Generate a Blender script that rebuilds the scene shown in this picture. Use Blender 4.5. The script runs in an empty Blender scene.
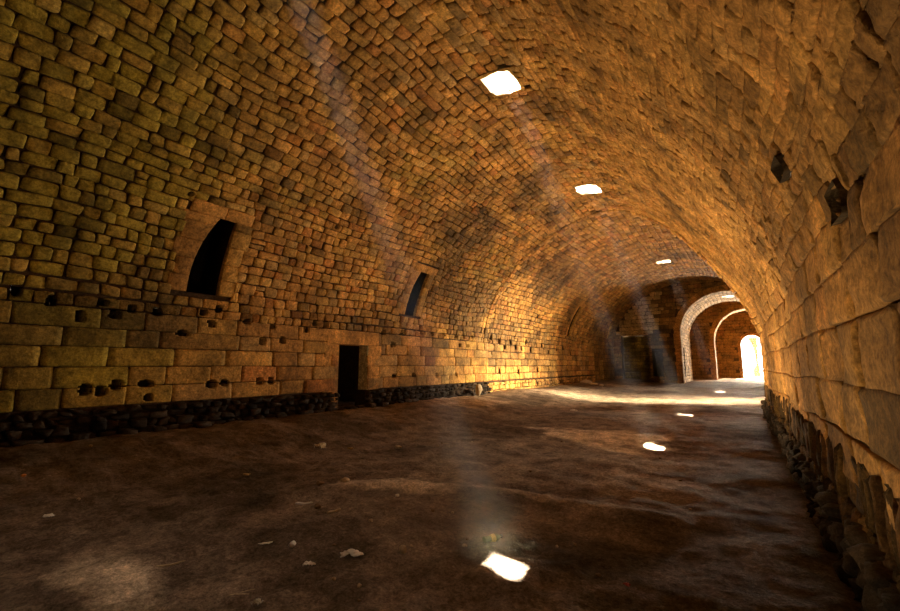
import bpy, math, random
import numpy as np
from mathutils import Vector, Matrix
from mathutils.geometry import tessellate_polygon

rnd = random.Random(7)
SC = bpy.context.scene
COL = SC.collection
SUN_TO = np.array([-.265, -.263, 1.0])          # direction towards the sun

# ------------------------------------------------------------------ noise
def _hash(ix, iy, iz, seed):
    n = (ix * 374761393 + iy * 668265263 + iz * 2147483647 + seed * 1274126177) & 0xffffffff
    n = ((n ^ (n >> 13)) * 1274126177) & 0xffffffff
    n = (n ^ (n >> 16)) & 0xffffffff
    return n / 2147483648.0 - 1.0

def vnoise(x, y, z=0.0, seed=0):
    x = np.asarray(x, float); y = np.asarray(y, float); z = np.asarray(z, float) + 0 * x
    ix, iy, iz = np.floor(x).astype(np.int64), np.floor(y).astype(np.int64), np.floor(z).astype(np.int64)
    fx, fy, fz = x - ix, y - iy, z - iz
    fx, fy, fz = [q * q * (3 - 2 * q) for q in (fx, fy, fz)]
    r = 0
    for a in (0, 1):
        for b in (0, 1):
            for c in (0, 1):
                w = (fx if a else 1 - fx) * (fy if b else 1 - fy) * (fz if c else 1 - fz)
                r = r + w * _hash(ix + a, iy + b, iz + c, seed)
    return r

def fbm(x, y, z=0.0, seed=0, octv=4, gain=.5):
    s, a, f = 0, 1.0, 1.0
    for k in range(octv):
        s = s + a * vnoise(x * f, y * f, np.asarray(z) * f, seed + k * 17)
        a *= gain; f *= 2.03
    return s

def sstep(a, b, x):
    t = np.clip((x - a) / (b - a), 0, 1)
    return t * t * (3 - 2 * t)

# ------------------------------------------------------------------ tags and mesh helpers
def structure(o):
    o['kind'] = 'structure'
    return o

def tag(o, label, cat, group=None):
    o['label'] = label; o['category'] = cat
    if group: o['group'] = group
    return o

def mesh_obj(name, verts, faces, mat, cols=None, parent=None, smooth=True):
    me = bpy.data.meshes.new(name)
    me.from_pydata([tuple(v) for v in np.asarray(verts).tolist()], [], [tuple(f) for f in (faces.tolist() if hasattr(faces, 'tolist') else faces)])
    if cols is not None:
        at = me.color_attributes.new('col', 'FLOAT_COLOR', 'POINT')
        c = np.ones((len(verts), 4)); c[:, :3] = cols
        at.data.foreach_set('color', c.ravel())
    if smooth:
        me.polygons.foreach_set('use_smooth', [True] * len(me.polygons))
    me.materials.append(mat)
    me.update()
    o = bpy.data.objects.new(name, me)
    COL.objects.link(o)
    if parent: o.parent = parent
    return o

class Acc:
    """collects vertices, faces and vertex colours into one mesh"""
    def __init__(s): s.v = []; s.f = []; s.c = []; s.n = 0
    def add(s, v, f, c):
        v = np.asarray(v, float).reshape(-1, 3)
        s.v.append(v); s.f.extend([tuple(i + s.n for i in q) for q in f])
        c = np.asarray(c, float)
        s.c.append(np.broadcast_to(c, v.shape).copy() if c.ndim < 2 else c)
        s.n += len(v)
    def grid(s, P, nu, nv, c, flip=False):
        f = []
        for i in range(nu - 1):
            for j in range(nv - 1):
                q = (i * nv + j, (i + 1) * nv + j, (i + 1) * nv + j + 1, i * nv + j + 1)
                f.append(q[::-1] if flip else q)
        s.add(P, f, c)
    def build(s, name, mat, parent=None, smooth=True):
        return mesh_obj(name, np.concatenate(s.v), s.f, mat, np.concatenate(s.c), parent, smooth)

# ------------------------------------------------------------------ materials
def new_mat(name):
    m = bpy.data.materials.new(name); m.use_nodes = True
    nt = m.node_tree
    for n in list(nt.nodes): nt.nodes.remove(n)
    out = nt.nodes.new('ShaderNodeOutputMaterial')
    b = nt.nodes.new('ShaderNodeBsdfPrincipled')
    nt.links.new(b.outputs[0], out.inputs[0])
    return m, nt, b

def stone_mat(name, scale=1.0, bump=.9, rough=.88, lo=.45, hi=1.4, spec=.2, dist=.03):
    m, nt, b = new_mat(name)
    N, Lk = nt.nodes.new, nt.links.new
    at = N('ShaderNodeAttribute'); at.attribute_name = 'col'
    tc = N('ShaderNodeTexCoord')
    def noise(sc, det, ro=.6):
        n = N('ShaderNodeTexNoise'); n.inputs['Scale'].default_value = sc; n.inputs['Detail'].default_value = det
        n.inputs['Roughness'].default_value = ro
        Lk(tc.outputs['Object'], n.inputs['Vector']); return n
    n1 = noise(9 * scale, 6, .7); n2 = noise(1.3 * scale, 3); n3 = noise(55 * scale, 3)
    r = N('ShaderNodeMapRange'); Lk(n1.outputs['Fac'], r.inputs['Value'])
    r.inputs['From Min'].default_value = .3; r.inputs['From Max'].default_value = .7
    r.inputs['To Min'].default_value = lo; r.inputs['To Max'].default_value = hi
    r2 = N('ShaderNodeMapRange'); Lk(n2.outputs['Fac'], r2.inputs['Value'])
    r2.inputs['From Min'].default_value = .35; r2.inputs['From Max'].default_value = .65
    r2.inputs['To Min'].default_value = .55; r2.inputs['To Max'].default_value = 1.25
    mu = N('ShaderNodeMath'); mu.operation = 'MULTIPLY'; Lk(r.outputs[0], mu.inputs[0]); Lk(r2.outputs[0], mu.inputs[1])
    n4 = noise(24 * scale, 4, .75)
    r4 = N('ShaderNodeMapRange'); Lk(n4.outputs['Fac'], r4.inputs['Value'])
    r4.inputs['From Min'].default_value = .36; r4.inputs['From Max'].default_value = .64
    r4.inputs['To Min'].default_value = .62; r4.inputs['To Max'].default_value = 1.3
    mu0 = mu; mu = N('ShaderNodeMath'); mu.operation = 'MULTIPLY'; Lk(mu0.outputs[0], mu.inputs[0]); Lk(r4.outputs[0], mu.inputs[1])
    vm = N('ShaderNodeVectorMath'); vm.operation = 'SCALE'
    Lk(at.outputs['Color'], vm.inputs[0]); Lk(mu.outputs[0], vm.inputs['Scale'])
    Lk(vm.outputs[0], b.inputs['Base Color'])
    b.inputs['Roughness'].default_value = rough
    b.inputs['Specular IOR Level'].default_value = spec
    ad = N('ShaderNodeMath'); ad.operation = 'ADD'; ad.inputs[1].default_value = 0
    m3 = N('ShaderNodeMath'); m3.operation = 'MULTIPLY'; m3.inputs[1].default_value = .35; Lk(n3.outputs['Fac'], m3.inputs[0])
    Lk(n1.outputs['Fac'], ad.inputs[0]); Lk(m3.outputs[0], ad.inputs[1])
    bp = N('ShaderNodeBump'); bp.inputs['Strength'].default_value = bump; bp.inputs['Distance'].default_value = dist
    Lk(ad.outputs[0], bp.inputs['Height']); Lk(bp.outputs[0], b.inputs['Normal'])
    return m

def plain_mat(name, col, rough=.6, var=.25, sc=40, alpha=None, trans=0.0):
    m, nt, b = new_mat(name)
    tc = nt.nodes.new('ShaderNodeTexCoord')
    n = nt.nodes.new('ShaderNodeTexNoise'); n.inputs['Scale'].default_value = sc; n.inputs['Detail'].default_value = 4
    nt.links.new(tc.outputs['Object'], n.inputs['Vector'])
    cr = nt.nodes.new('ShaderNodeValToRGB')
    cr.color_ramp.elements[0].position = .3; cr.color_ramp.elements[1].position = .7
    cr.color_ramp.elements[0].color = tuple(c * (1 - var) for c in col) + (1,)
    cr.color_ramp.elements[1].color = tuple(min(1, c * (1 + var)) for c in col) + (1,)
    nt.links.new(n.outputs['Fac'], cr.inputs[0]); nt.links.new(cr.outputs[0], b.inputs['Base Color'])
    b.inputs['Roughness'].default_value = rough
    if trans: b.inputs['Transmission Weight'].default_value = trans
    return m

M_STONE = stone_mat('vault_stone')
M_RUBBLE = stone_mat('rubble_stone', 1.6, .8, .9)
M_FLOOR = stone_mat('earth_floor', 2.0, 1.0, .9, lo=.45, hi=1.5, spec=.03, dist=.03)
M_ROOM = stone_mat('rough_dark_stone')

# stone's own colours (linear)
C_TAN = np.array([.54, .270, .070]); C_OCH = np.array([.58, .315, .078]); C_RED = np.array([.50, .215, .055])
C_GREY = np.array([.46, .265, .085]); C_MOSS = np.array([.33, .245, .028]); C_SOOT_SHADE = np.array([.10, .062, .026])  # the soot tone also paints the shade inside recesses
C_MORTAR = np.array([.060, .030, .010]); C_PALE = np.array([.62, .40, .15]); C_DARKR = np.array([.055, .036, .020])

def stone_colour(r, s, t, z, x, kind):
    p = r.random()
    c = C_TAN if p < .5 else C_OCH if p < .75 else C_GREY if p < .9 else C_RED
    c = c * (1 + r.uniform(-.22, .2))
    if kind == 'bay1' or kind == 'rightwall':
        k = .55 * float(sstep(11, 14, s)); c = c * (1 - k) + C_TAN * 1.02 * k
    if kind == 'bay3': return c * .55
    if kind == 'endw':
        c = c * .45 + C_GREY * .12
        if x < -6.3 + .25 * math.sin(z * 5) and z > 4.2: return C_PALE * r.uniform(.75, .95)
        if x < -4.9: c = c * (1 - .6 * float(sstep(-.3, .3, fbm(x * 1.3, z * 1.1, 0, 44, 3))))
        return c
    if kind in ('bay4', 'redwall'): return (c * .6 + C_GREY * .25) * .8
    if kind == 'niche': return (C_MOSS * .5 + C_SOOT_SHADE * .5) * r.uniform(.6, 1.2)
    if kind == 'drip': return c * r.uniform(.10, .32)
    if kind == 'pale': return C_PALE * r.uniform(.95, 1.25)  # arch soffits painted paler to carry the exit light on them
    if kind == 'rubble':
        c = C_DARKR * r.uniform(.4, 1.3)
        return c
    # moss grows on the damp near left part of the vault and wall
    w = float(sstep(5.5, 1.5, t)) * float(sstep(11.5, 7, s)) * (.55 + .7 * r.random()) if kind == 'bay1' else 0
    w += .35 * float(sstep(.15, .55, vnoise(s * .5, t * .35, 0, 5))) * r.random() if kind == 'bay1' and s < 9 else 0
    w = min(w, .9)
    c = c * (1 - w) + C_MOSS * w
    # soot stains with a shape of their own
    k = float(sstep(.05, .6, fbm(s * .42, t * .33, 1.7, 31, 4)))
    c = c * (1 - .68 * k) + C_SOOT_SHADE * .68 * k
    if r.random() < .07: c = c * .55
    return c

# ------------------------------------------------------------------ profiles of the vaults
PR1 = [(-9.9, -.3), (-9.9, 2.6), (-9.75, 3.55), (-9.2, 4.75), (-8.2, 5.95), (-6.8, 6.95), (-5.3, 7.55), (-4.3, 7.68), (-3.2, 7.4),
       (-2.1, 6.6), (-1.15, 5.5), (-.4, 4.4), (.08, 3.5), (.35, 2.6), (.35, -.3)]
def catmull(P, n=12):
    out = []
    for i in range(len(P) - 1):
        p0, p1, p2, p3 = P[max(i - 1, 0)], P[i], P[i + 1], P[min(i + 2, len(P) - 1)]
        for k in range(n):
            t = k / n
            out.append(tuple(.5 * (2 * p1[j] + (-p0[j] + p2[j]) * t + (2 * p0[j] - 5 * p1[j] + 4 * p2[j] - p3[j]) * t * t
                       + (-p0[j] + 3 * p1[j] - 3 * p2[j] + p3[j]) * t ** 3) for j in (0, 1)))
    out.append(P[-1]); return out

def arch_profile(xl, xr, zs, zc, zb=-.3, n=60, pw=2.0):
    c, a, h = (xl + xr) / 2, (xr - xl) / 2, zc - zs
    P = [(xl, zb)]
    for k in range(n + 1):
        th = math.pi * (1 - k / n)
        cx, sx = math.cos(th), math.sin(th)
        P.append((c + a * math.copysign(abs(cx) ** (2 / pw), cx), zs + h * abs(sx) ** (2 / pw)))
    P.append((xr, zb))
    return P

class Vault:
    """a barrel: s runs up the left side, over the crown and down the right (s = height on the left wall), t is world y"""
    def __init__(self, prof, remap=None, und=0.0):
        self.und = und
        P = np.array(prof, float)
        d = np.hypot(*np.diff(P, axis=0).T)
        self.L = np.concatenate([[0], np.cumsum(d)]) + P[0, 1]
        self.P = P; self.remap = remap
        self.s0, self.s1 = self.L[0], self.L[-1]
    def raw(self, s, t):
        x = np.interp(s, self.L, self.P[:, 0]); z = np.interp(s, self.L, self.P[:, 1])
        if self.remap: x = self.remap(x, t)
        return x, z
    def pt(self, s, t, h=0.0):
        s = np.asarray(s, float); t = np.asarray(t, float)
        x, z = self.raw(s, t)
        e = .12
        xa, za = self.raw(np.clip(s - e, self.s0, self.s1), t); xb, zb = self.raw(np.clip(s + e, self.s0, self.s1), t)
        tx, tz = xb - xa, zb - za
        l = np.hypot(tx, tz) + 1e-9
        nx, nz = tz / l, -tx / l            # inward
        if self.und:
            h = h + self.und * (fbm(s * .7, t * .6, 0, 91, 2) + .5 * fbm(s * 2.1, t * 1.9, 0, 92, 2) * (.5 + sstep(11, 14, s)))
        return np.stack([x + nx * h, t + 0 * x, z + nz * h], -1)

class Plane:
    """a wall across the hall at y = Y facing the camera: s is height, t is world x"""
    def __init__(self, Y): self.Y = Y
    def pt(self, s, t, h=0.0):
        s = np.asarray(s, float); t = np.asarray(t, float)
        return np.stack([t, self.Y - h + 0 * t, s + 0 * t], -1)

class SidePlane:
    """a flat wall along the hall at x = X (side +1 faces +x): s is height, t is world y"""
    def __init__(self, X, side): self.X, self.side = X, side
    def pt(self, s, t, h=0.0):
        s = np.asarray(s, float); t = np.asarray(t, float)
        return np.stack([self.X + self.side * h + 0 * t, t, s + 0 * t], -1)

# ------------------------------------------------------------------ masonry
def subtract(rects, hole):
    out = []
    a0, a1, b0, b1 = hole
    for (s0, s1, t0, t1) in rects:
        if s1 <= a0 or s0 >= a1 or t1 <= b0 or t0 >= b1:
            out.append((s0, s1, t0, t1)); continue
        if t0 < b0: out.append((s0, s1, t0, b0))
        if t1 > b1: out.append((s0, s1, b1, t1))
        m0, m1 = max(t0, b0), min(t1, b1)
        if s0 < a0: out.append((s0, a0, m0, m1))
        if s1 > a1: out.append((a1, s1, m0, m1))
    return [q for q in out if q[1] - q[0] > .11 and q[3] - q[2] > .10]

def masonry(acc, surf, s0, s1, t0, t1, ch, ln, kind='bay1', gap=.012, rel=(.03, .07), jit=.02, wander=.05, holes=(), seed=1,
            n=5, keep=None, pits=(), hbase=0.0, bulge=.012, rough=.006, corner=1.0):
    """lays courses of individual stones over the surface between s0..s1 and t0..t1"""
    r = random.Random(seed)
    s = s0
    def pattern(U):
        m = len(U)
        low = np.zeros((m, m), bool); low[0, :] = low[-1, :] = low[:, 0] = low[:, -1] = True
        ring = np.zeros((m, m), bool); ring[1, :] = ring[-2, :] = ring[:, 1] = ring[:, -2] = True; ring &= ~low
        uu, vv = np.meshgrid(U, U, indexing='ij')
        pil = (1 - (2 * uu - 1) ** 4) * (1 - (2 * vv - 1) ** 4)
        F = [(i * m + j, (i + 1) * m + j, (i + 1) * m + j + 1, i * m + j + 1) for i in range(m - 1) for j in range(m - 1)]
        return U, m, low, ring, uu, vv, pil, F, [q[::-1] for q in F]
    coarse = pattern(np.array([0, .0, .10, .33, .67, .90, 1.0, 1.0]) if n == 5 else np.array([0, 0, .16, .5, .84, 1, 1]))
    fine = pattern(np.concatenate([[0, 0, .04], np.linspace(.08, .92, 22), [.96, 1, 1]]))
    while s < s1 - .04:
        h = r.uniform(*ch) * (.8 if kind == 'bay1' and s > 11.3 and s1 > 12 else 1)
        if s + h > s1 - ch[0] * .5: h = s1 - s
        t = t0 - r.uniform(0, ln[0]) * .5
        while t < t1:
            l = r.uniform(*ln) * (1.35 if r.random() < .1 else 1)
            a, b = max(t, t0), min(t + l, t1)
            t += l
            if b - a < .06: continue
            rects = [(s, s + h, a, b)]
            if r.random() < .07 and .235 < h < .33 and kind != 'ring':
                rects = [(s, s + h / 2, a, b), (s + h / 2, s + h, a, b)]
            for H in holes: rects = subtract(rects, H)
            for (a0, a1, b0, b1) in rects:
                U, m, low, ring, uu, vv, pil, F, Fo = coarse
                mine = [H for H in pits if not (a1 < H[0] or a0 > H[1] or b1 < H[2] or b0 > H[3])]
                if mine: U, m, low, ring, uu, vv, pil, F, Fo = fine
                cs, ct = (a0 + a1) / 2, (b0 + b1) / 2
                if keep and not keep(a0, a1, b0, b1): continue
                soft = float(sstep(11.5, 14.0, cs)) if kind in ('bay1', 'rightwall') else 0.0
                g = gap * (1 - .75 * soft)
                ga = min(g, (a1 - a0) * .2); gb = min(g, (b1 - b0) * .2)
                jj = jit * (1 - .5 * soft)
                cj = [[(r.uniform(-jj, jj) * .6, r.uniform(-jj, jj)) for _ in (0, 1)] for _ in (0, 1)]
                S = (a0 + ga) + uu * (a1 - a0 - 2 * ga); T = (b0 + gb) + vv * (b1 - b0 - 2 * gb)
                for i in (0, 1):
                    for j in (0, 1):
                        w = (uu if i else 1 - uu) * (vv if j else 1 - vv)
                        S = S + w * cj[i][j][0]; T = T + w * cj[i][j][1]
                wc = (abs(2 * uu - 1) ** 5) * (abs(2 * vv - 1) ** 5)
                md = min(a1 - a0, b1 - b0)
                cr = [[r.uniform(.0, .09) * md for _ in (0, 1)] for _ in (0, 1)]
                crr = np.where(uu < .5, np.where(vv < .5, cr[0][0], cr[0][1]), np.where(vv < .5, cr[1][0], cr[1][1])) * (corner * (1 - .6 * soft))
                S = S - np.sign(uu - .5) * wc * crr; T = T - np.sign(vv - .5) * wc * crr
                ht = r.uniform(*rel) * (1 - .6 * soft)
                tilt = (r.uniform(-.014, .014), r.uniform(-.014, .014))
                Hh = hbase + ht + bulge * (1 - .5 * soft) * pil + tilt[0] * (uu - .5) + tilt[1] * (vv - .5)
                Hh = Hh - ring * .009 * (1 - .5 * soft)
                Hh = Hh + rough * np.array([r.uniform(-1, 1) for _ in range(m * m)]).reshape(m, m)
                Hh[low] = hbase - .03
                inpit = np.zeros(S.shape, bool)
                for H in mine:
                    hs, ht_ = (H[0] + H[1]) / 2, (H[2] + H[3]) / 2
                    q = (abs(S - hs) / ((H[1] - H[0]) / 2)) ** 3 + (abs(T - ht_) / ((H[3] - H[2]) / 2)) ** 3 + .45 * vnoise(S * 14, T * 14, 0, seed)
                    inpit |= q < .75
                Hh[inpit] = -.25
                # courses wander a little along the hall
                if wander:
                    edge = 1.0
                    for HH in holes:
                        dd = max(HH[0] - cs, cs - HH[1], HH[2] - ct, ct - HH[3])
                        if dd < .6: edge = min(edge, max(0, (dd) / .6))
                    edge = min(edge, max(0, min(cs - s0, s1 - cs) / .5)) if kind != 'ring' else edge
                    S = S + wander * edge * vnoise(T * .55, S * .5, 0, seed + 3)
                P = surf.pt(S.ravel(), T.ravel(), Hh.ravel())
                c = stone_colour(r, cs, ct, float(P[:, 2].mean()), float(P[:, 0].mean()), kind)
                # the joint side keeps some mortar colour
                cc = np.tile(c, (m * m, 1)); cc[low.ravel()] = C_MORTAR * (1 - soft) + C_TAN * .38 * soft; cc[inpit.ravel()] = C_SOOT_SHADE * .5  # pit insides get a painted shade tone
                acc.add(P, Fo if surf_flip(surf) else F, cc)
        s += h

def surf_flip(surf): return isinstance(surf, Vault)

def backing(acc, surf, s0, s1, t0, t1, holes=(), step=.22, col=C_MORTAR):
    """the mortar bed behind the stones, cut where holes go through it"""
    def lines(a, b, ks):
        L = list(np.linspace(a, b, max(2, int((b - a) / step) + 1))) + [k for k in ks if a < k < b]
        L = sorted(set(round(float(q), 5) for q in L)); return L
    S = lines(s0, s1, [q for H in holes for q in H[:2]]); T = lines(t0, t1, [q for H in holes for q in H[2:]])
    ss, tt = np.meshgrid(S, T, indexing='ij')
    P = surf.pt(ss.ravel(), tt.ravel(), -.02)
    f = []; nt_ = len(T)
    for i in range(len(S) - 1):
        for j in range(len(T) - 1):
            cs, ct = (S[i] + S[i + 1]) / 2, (T[j] + T[j + 1]) / 2
            if any(H[0] < cs < H[1] and H[2] < ct < H[3] for H in holes): continue
            f.append((i * nt_ + j, (i + 1) * nt_ + j, (i + 1) * nt_ + j + 1, i * nt_ + j + 1))
    acc.add(P, f, col)

def pit(acc, surf, H, depth, col, back=True, vertical=False, k=5, front=.05, shrink=0.0):
    """the four sides (and the back) of a recess or shaft behind hole H"""
    a0, a1, b0, b1 = H
    per = [(a0 + (a1 - a0) * i / k, b0) for i in range(k)] + [(a1, b0 + (b1 - b0) * i / k) for i in range(k)] + \
          [(a1 - (a1 - a0) * i / k, b1) for i in range(k)] + [(a0, b1 - (b1 - b0) * i / k) for i in range(k)]
    ms, mt = (a0 + a1) / 2, (b0 + b1) / 2
    rows = []; nd = 4
    for d in range(nd + 1):
        w = d / nd
        S = np.array([q[0] + (ms - q[0]) * shrink * w for q in per]); T = np.array([q[1] + (mt - q[1]) * shrink * w for q in per])
        if vertical:
            P = surf.pt(S, T, 0); P[:, 2] += -front + w * (depth + front)
        else:
            P = surf.pt(S, T, front - w * (depth + front))
        jj = np.random.RandomState(int(abs(a0 * 100 + b0 * 10)) % 9999).uniform(-.012, .012, P.shape)
        rows.append(P + jj * (0 < d))
    n = len(per)
    V = np.concatenate(rows)
    f = [(r_ * n + i, r_ * n + (i + 1) % n, (r_ + 1) * n + (i + 1) % n, (r_ + 1) * n + i) for r_ in range(nd) for i in range(n)]
    if back: f.append(tuple(nd * n + i for i in range(n)))
    acc.add(V, f, col)

# ------------------------------------------------------------------ bay 1, the long near vault
def remap1(x, t):
    t = np.asarray(t, float)
    xl = -9.6 - .3 * t / 17; xr = .6 - .25 * t / 17
    return xl + (x + 9.9) / 10.25 * (xr - xl)
V1 = Vault([PR1[0]] + catmull(PR1[1:-1]) + [PR1[-1]], remap1, .028)
SMAX1 = V1.s1 - .3          # s of floor level on the right side (z = 0)
S_R = lambda z: SMAX1 - z   # right-hand wall: s from height

putlogs = [(2.77, 1.42), (2.68, 1.84), (2.73, 2.54), (2.46, 2.25), (2.67, 2.99), (2.55, 2.74), (2.65, 3.42), (2.74, 4.29),
           (2.85, 4.62), (2.5, 4.5), (2.26, 3.92), (2.63, 5.3), (2.54, 5.99), (2.23, 6.29), (2.18, 5.74), (1.18, 2.44), (1.14, 2.66),
           (1.25, 2.88), (1.23, 3.35), (.98, 3.41), (1.19, 4.6), (1.2, 4.87), (1.22, 5.72), (1.23, 6.02), (2.56, 6.97), (2.75, 7.24),
           (2.75, 7.62), (2.64, 9.99), (2.27, 10.44), (2.7, 10.93), (2.77, 11.99), (2.77, 12.66), (2.78, 13.46), (2.75, 14.3),
           (2.78, 14.86), (2.81, 15.5), (2.41, 14.6), (2.41, 15.2), (1.24, 10.52), (1.25, 11.57), (1.22, 12.96), (1.2, 14.34),
           (5.57, 7.04), (5.17, 3.5), (2.6, .8), (1.2, .9)]
slit1 = (3.14, 4.84, 3.90, 4.56); slit2 = (3.35, 4.95, 10.93, 11.52)
doorA = (.40, 2.20, 8.14, 9.28)
def s_of_x(V, x, t, top=True):
    S = np.linspace(6, V.s1 - 6, 3000) if V is V1 else np.linspace(V.s0 + 3.5, V.s1 - 3.5, 3000)
    X, _ = V.raw(S, np.full_like(S, t)); return float(S[np.argmin(abs(X - x))])
sky_holes = []
for (x, t, w, l) in ((-3.66, -5.3, .7, .7), (-3.88, 1.06, .72, .58), (-3.88, 7.40, .73, .78), (-4.06, 13.98, .82, .85)):  # first opening, behind the viewer, is unseen and added for near light
    s = s_of_x(V1, x, t); sky_holes.append((s - w / 2, s + w / 2, t - l / 2, t + l / 2))
plog = []
rr = random.Random(3)
for (s, t) in putlogs:
    w, h = rr.uniform(.13, .20) + (.06 if t > 9 else 0), rr.uniform(.15, .22)
    if (s, t) == (1.23, 3.35): w = .3
    if (s, t) == (5.17, 3.5): w = h = .1
    plog.append((s - h / 2, s + h / 2, t - w / 2, t + w / 2))
right_gaps = [(S_R(2.72), S_R(2.5), 3.3, 3.6), (S_R(3.35), S_R(3.2), 4.2, 4.5)]
H_left = [h for h in plog if h[0] < 2.6] ; 
HOLESB = plog + [slit1, slit2, doorA] + sky_holes + right_gaps
def grow(H, t=.3, top=.26): return (H[0], H[1] + top, H[2] - t, H[3] + t)
BIG1 = [slit1, slit2, doorA] + sky_holes + right_gaps
MH1 = [grow(H) if H in (slit1, slit2) else H for H in BIG1]
Y0, Y1 = -8.0, 17.0

# left wall of bay 1
acc = Acc()
backing(acc, V1, -.3, 2.62, Y0, Y1, HOLESB)
masonry(acc, V1, .86, 2.62, Y0, Y1, (.335, .365), (.55, 1.25), rel=(.03, .045), jit=.008, wander=.012, holes=BIG1, pits=plog, seed=11, bulge=.006, gap=.005, corner=.4)
for H in plog:
    if H[0] < 2.5 and H[1] < 2.66: pit(acc, V1, H, .35, C_SOOT_SHADE, front=.0)
wl = structure(acc.build('wall_left', M_STONE))
# dark rubble footing of the left wall
acc = Acc()
masonry(acc, V1, .1, .5, Y0, Y1, (.12, .2), (.14, .34), kind='rubble', rel=(.05, .26), jit=.05, wander=.04, holes=[doorA], seed=21, bulge=.05, rough=.03)
masonry(acc, V1, .42, .92, Y0, Y1, (.1, .17), (.12, .30), kind='rubble', rel=(.01, .16), jit=.05, wander=.05, holes=[doorA], seed=22, bulge=.04, rough=.03)
structure(acc.build('trim_1', M_RUBBLE))

# vault of bay 1
acc = Acc()
backing(acc, V1, 2.62, S_R(2.6), Y0, Y1, HOLESB)
masonry(acc, V1, 2.62, S_R(2.6), Y0, Y1 - .42, (.17, .25), (.18, .43), holes=MH1, pits=plog, seed=12, wander=.10, jit=.022, rel=(.02, .055), gap=.009, rough=.010)
masonry(acc, V1, 2.62, S_R(2.6), Y1 - .42, Y1, (.2, .27), (.42, .43), kind='ring', holes=MH1, pits=plog, seed=13, wander=0, rel=(.05, .08))
for H in plog:
    if not (H[0] < 2.5 and H[1] < 2.66): pit(acc, V1, H, .35, C_SOOT_SHADE, front=.0)
for H in right_gaps: pit(acc, V1, H, .3, C_SOOT_SHADE)
structure(acc.build('ceiling', M_STONE))

# right wall of bay 1
acc = Acc()
backing(acc, V1, S_R(2.62), V1.s1, Y0, Y1)
masonry(acc, V1, S_R(2.6), S_R(.72), Y0, Y1, (.34, .44), (.5, 1.1), kind='rightwall', rel=(.02, .06), jit=.02, wander=.04, seed=14, bulge=.012, gap=.008, rough=.014, holes=right_gaps, corner=.5)
structure(acc.build('wall_right', M_STONE))
acc = Acc()
masonry(acc, V1, S_R(1.0), S_R(.3), Y0, Y1, (.2, .5), (.04, .15), kind='drip', rel=(-.005, .045), jit=.03, wander=.14, seed=24, bulge=.012, rough=.016)
masonry(acc, V1, S_R(.5), S_R(-.05), Y0, Y1, (.10, .2), (.08, .3), kind='rubble', rel=(.0, .10), jit=.05, wander=.06, seed=25, bulge=.05, rough=.03)
structure(acc.build('trim_2', M_RUBBLE))

# slits: dressed surround stones and deep dark recess
def slit(name, surf, H, depth, sw=.42, seed=1, taper=0.0):
    a0, a1, b0, b1 = H
    acc = Acc()
    pit(acc, surf, (a0 - .01, a1 + .01, b0 - .01, b1 + .01), depth, C_SOOT_SHADE * .5, k=8, front=.0, shrink=-.9)  # recess sides painted dark so the inside looks shaded
    r = random.Random(seed)
    def slab(s0, s1, t0, t1, hh, c, d0=-.09, tap=0.0):
        # one dressed block, its face standing slightly proud and its reveal running inwards
        U = np.array([0, 0, .04, .5, .96, 1, 1]); uu, vv = np.meshgrid(U, U, indexing='ij'); m = len(U)
        S = s0 + .004 + uu * (s1 - s0 - .008); T = t0 + .002 + vv * (t1 + tap * np.clip((S - a0) / (a1 - a0), 0, 1) ** 2.5 - t0 - .004)
        Hh = np.full((m, m), hh); Hh[1, :] -= .008; Hh[-2, :] -= .008; Hh[:, 1] -= .008; Hh[:, -2] -= .008
        Hh += np.array([r.uniform(-.003, .003) for _ in range(m * m)]).reshape(m, m)
        Hh[0, :] = Hh[-1, :] = d0; Hh[:, 0] = Hh[:, -1] = d0
        P = surf.pt(S.ravel(), T.ravel(), Hh.ravel())
        F = [(i * m + j, (i + 1) * m + j, (i + 1) * m + j + 1, i * m + j + 1)[::-1] for i in range(m - 1) for j in range(m - 1)]
        acc.add(P, F, c)
    s = a0
    while s < a1 - .05:
        h = min(r.uniform(.33, .42), a1 - s)
        if a1 - s - h < .15: h = a1 - s
        ce = C_TAN * r.uniform(.65, 1.1)
        slab(s, s + h, b0 - r.uniform(.3, sw + .08), b0, .045, ce, tap=taper)
        slab(s, s + h, b1, b1 + r.uniform(.3, sw), .045, C_OCH * r.uniform(.6, 1.1))
        s += h
    slab(a1, a1 + .27, b0 - .3, (b0 + b1) / 2 + .05, .045, C_TAN); slab(a1, a1 + .27, (b0 + b1) / 2 + .05, b1 + .32, .05, C_TAN * 1.1)
    structure(acc.build(name, M_STONE))

slit('window_1', V1, slit1, 1.6, seed=4, taper=.3)
slit('window_2', V1, slit2, 1.6, seed=5, sw=.3, taper=.08)

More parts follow.
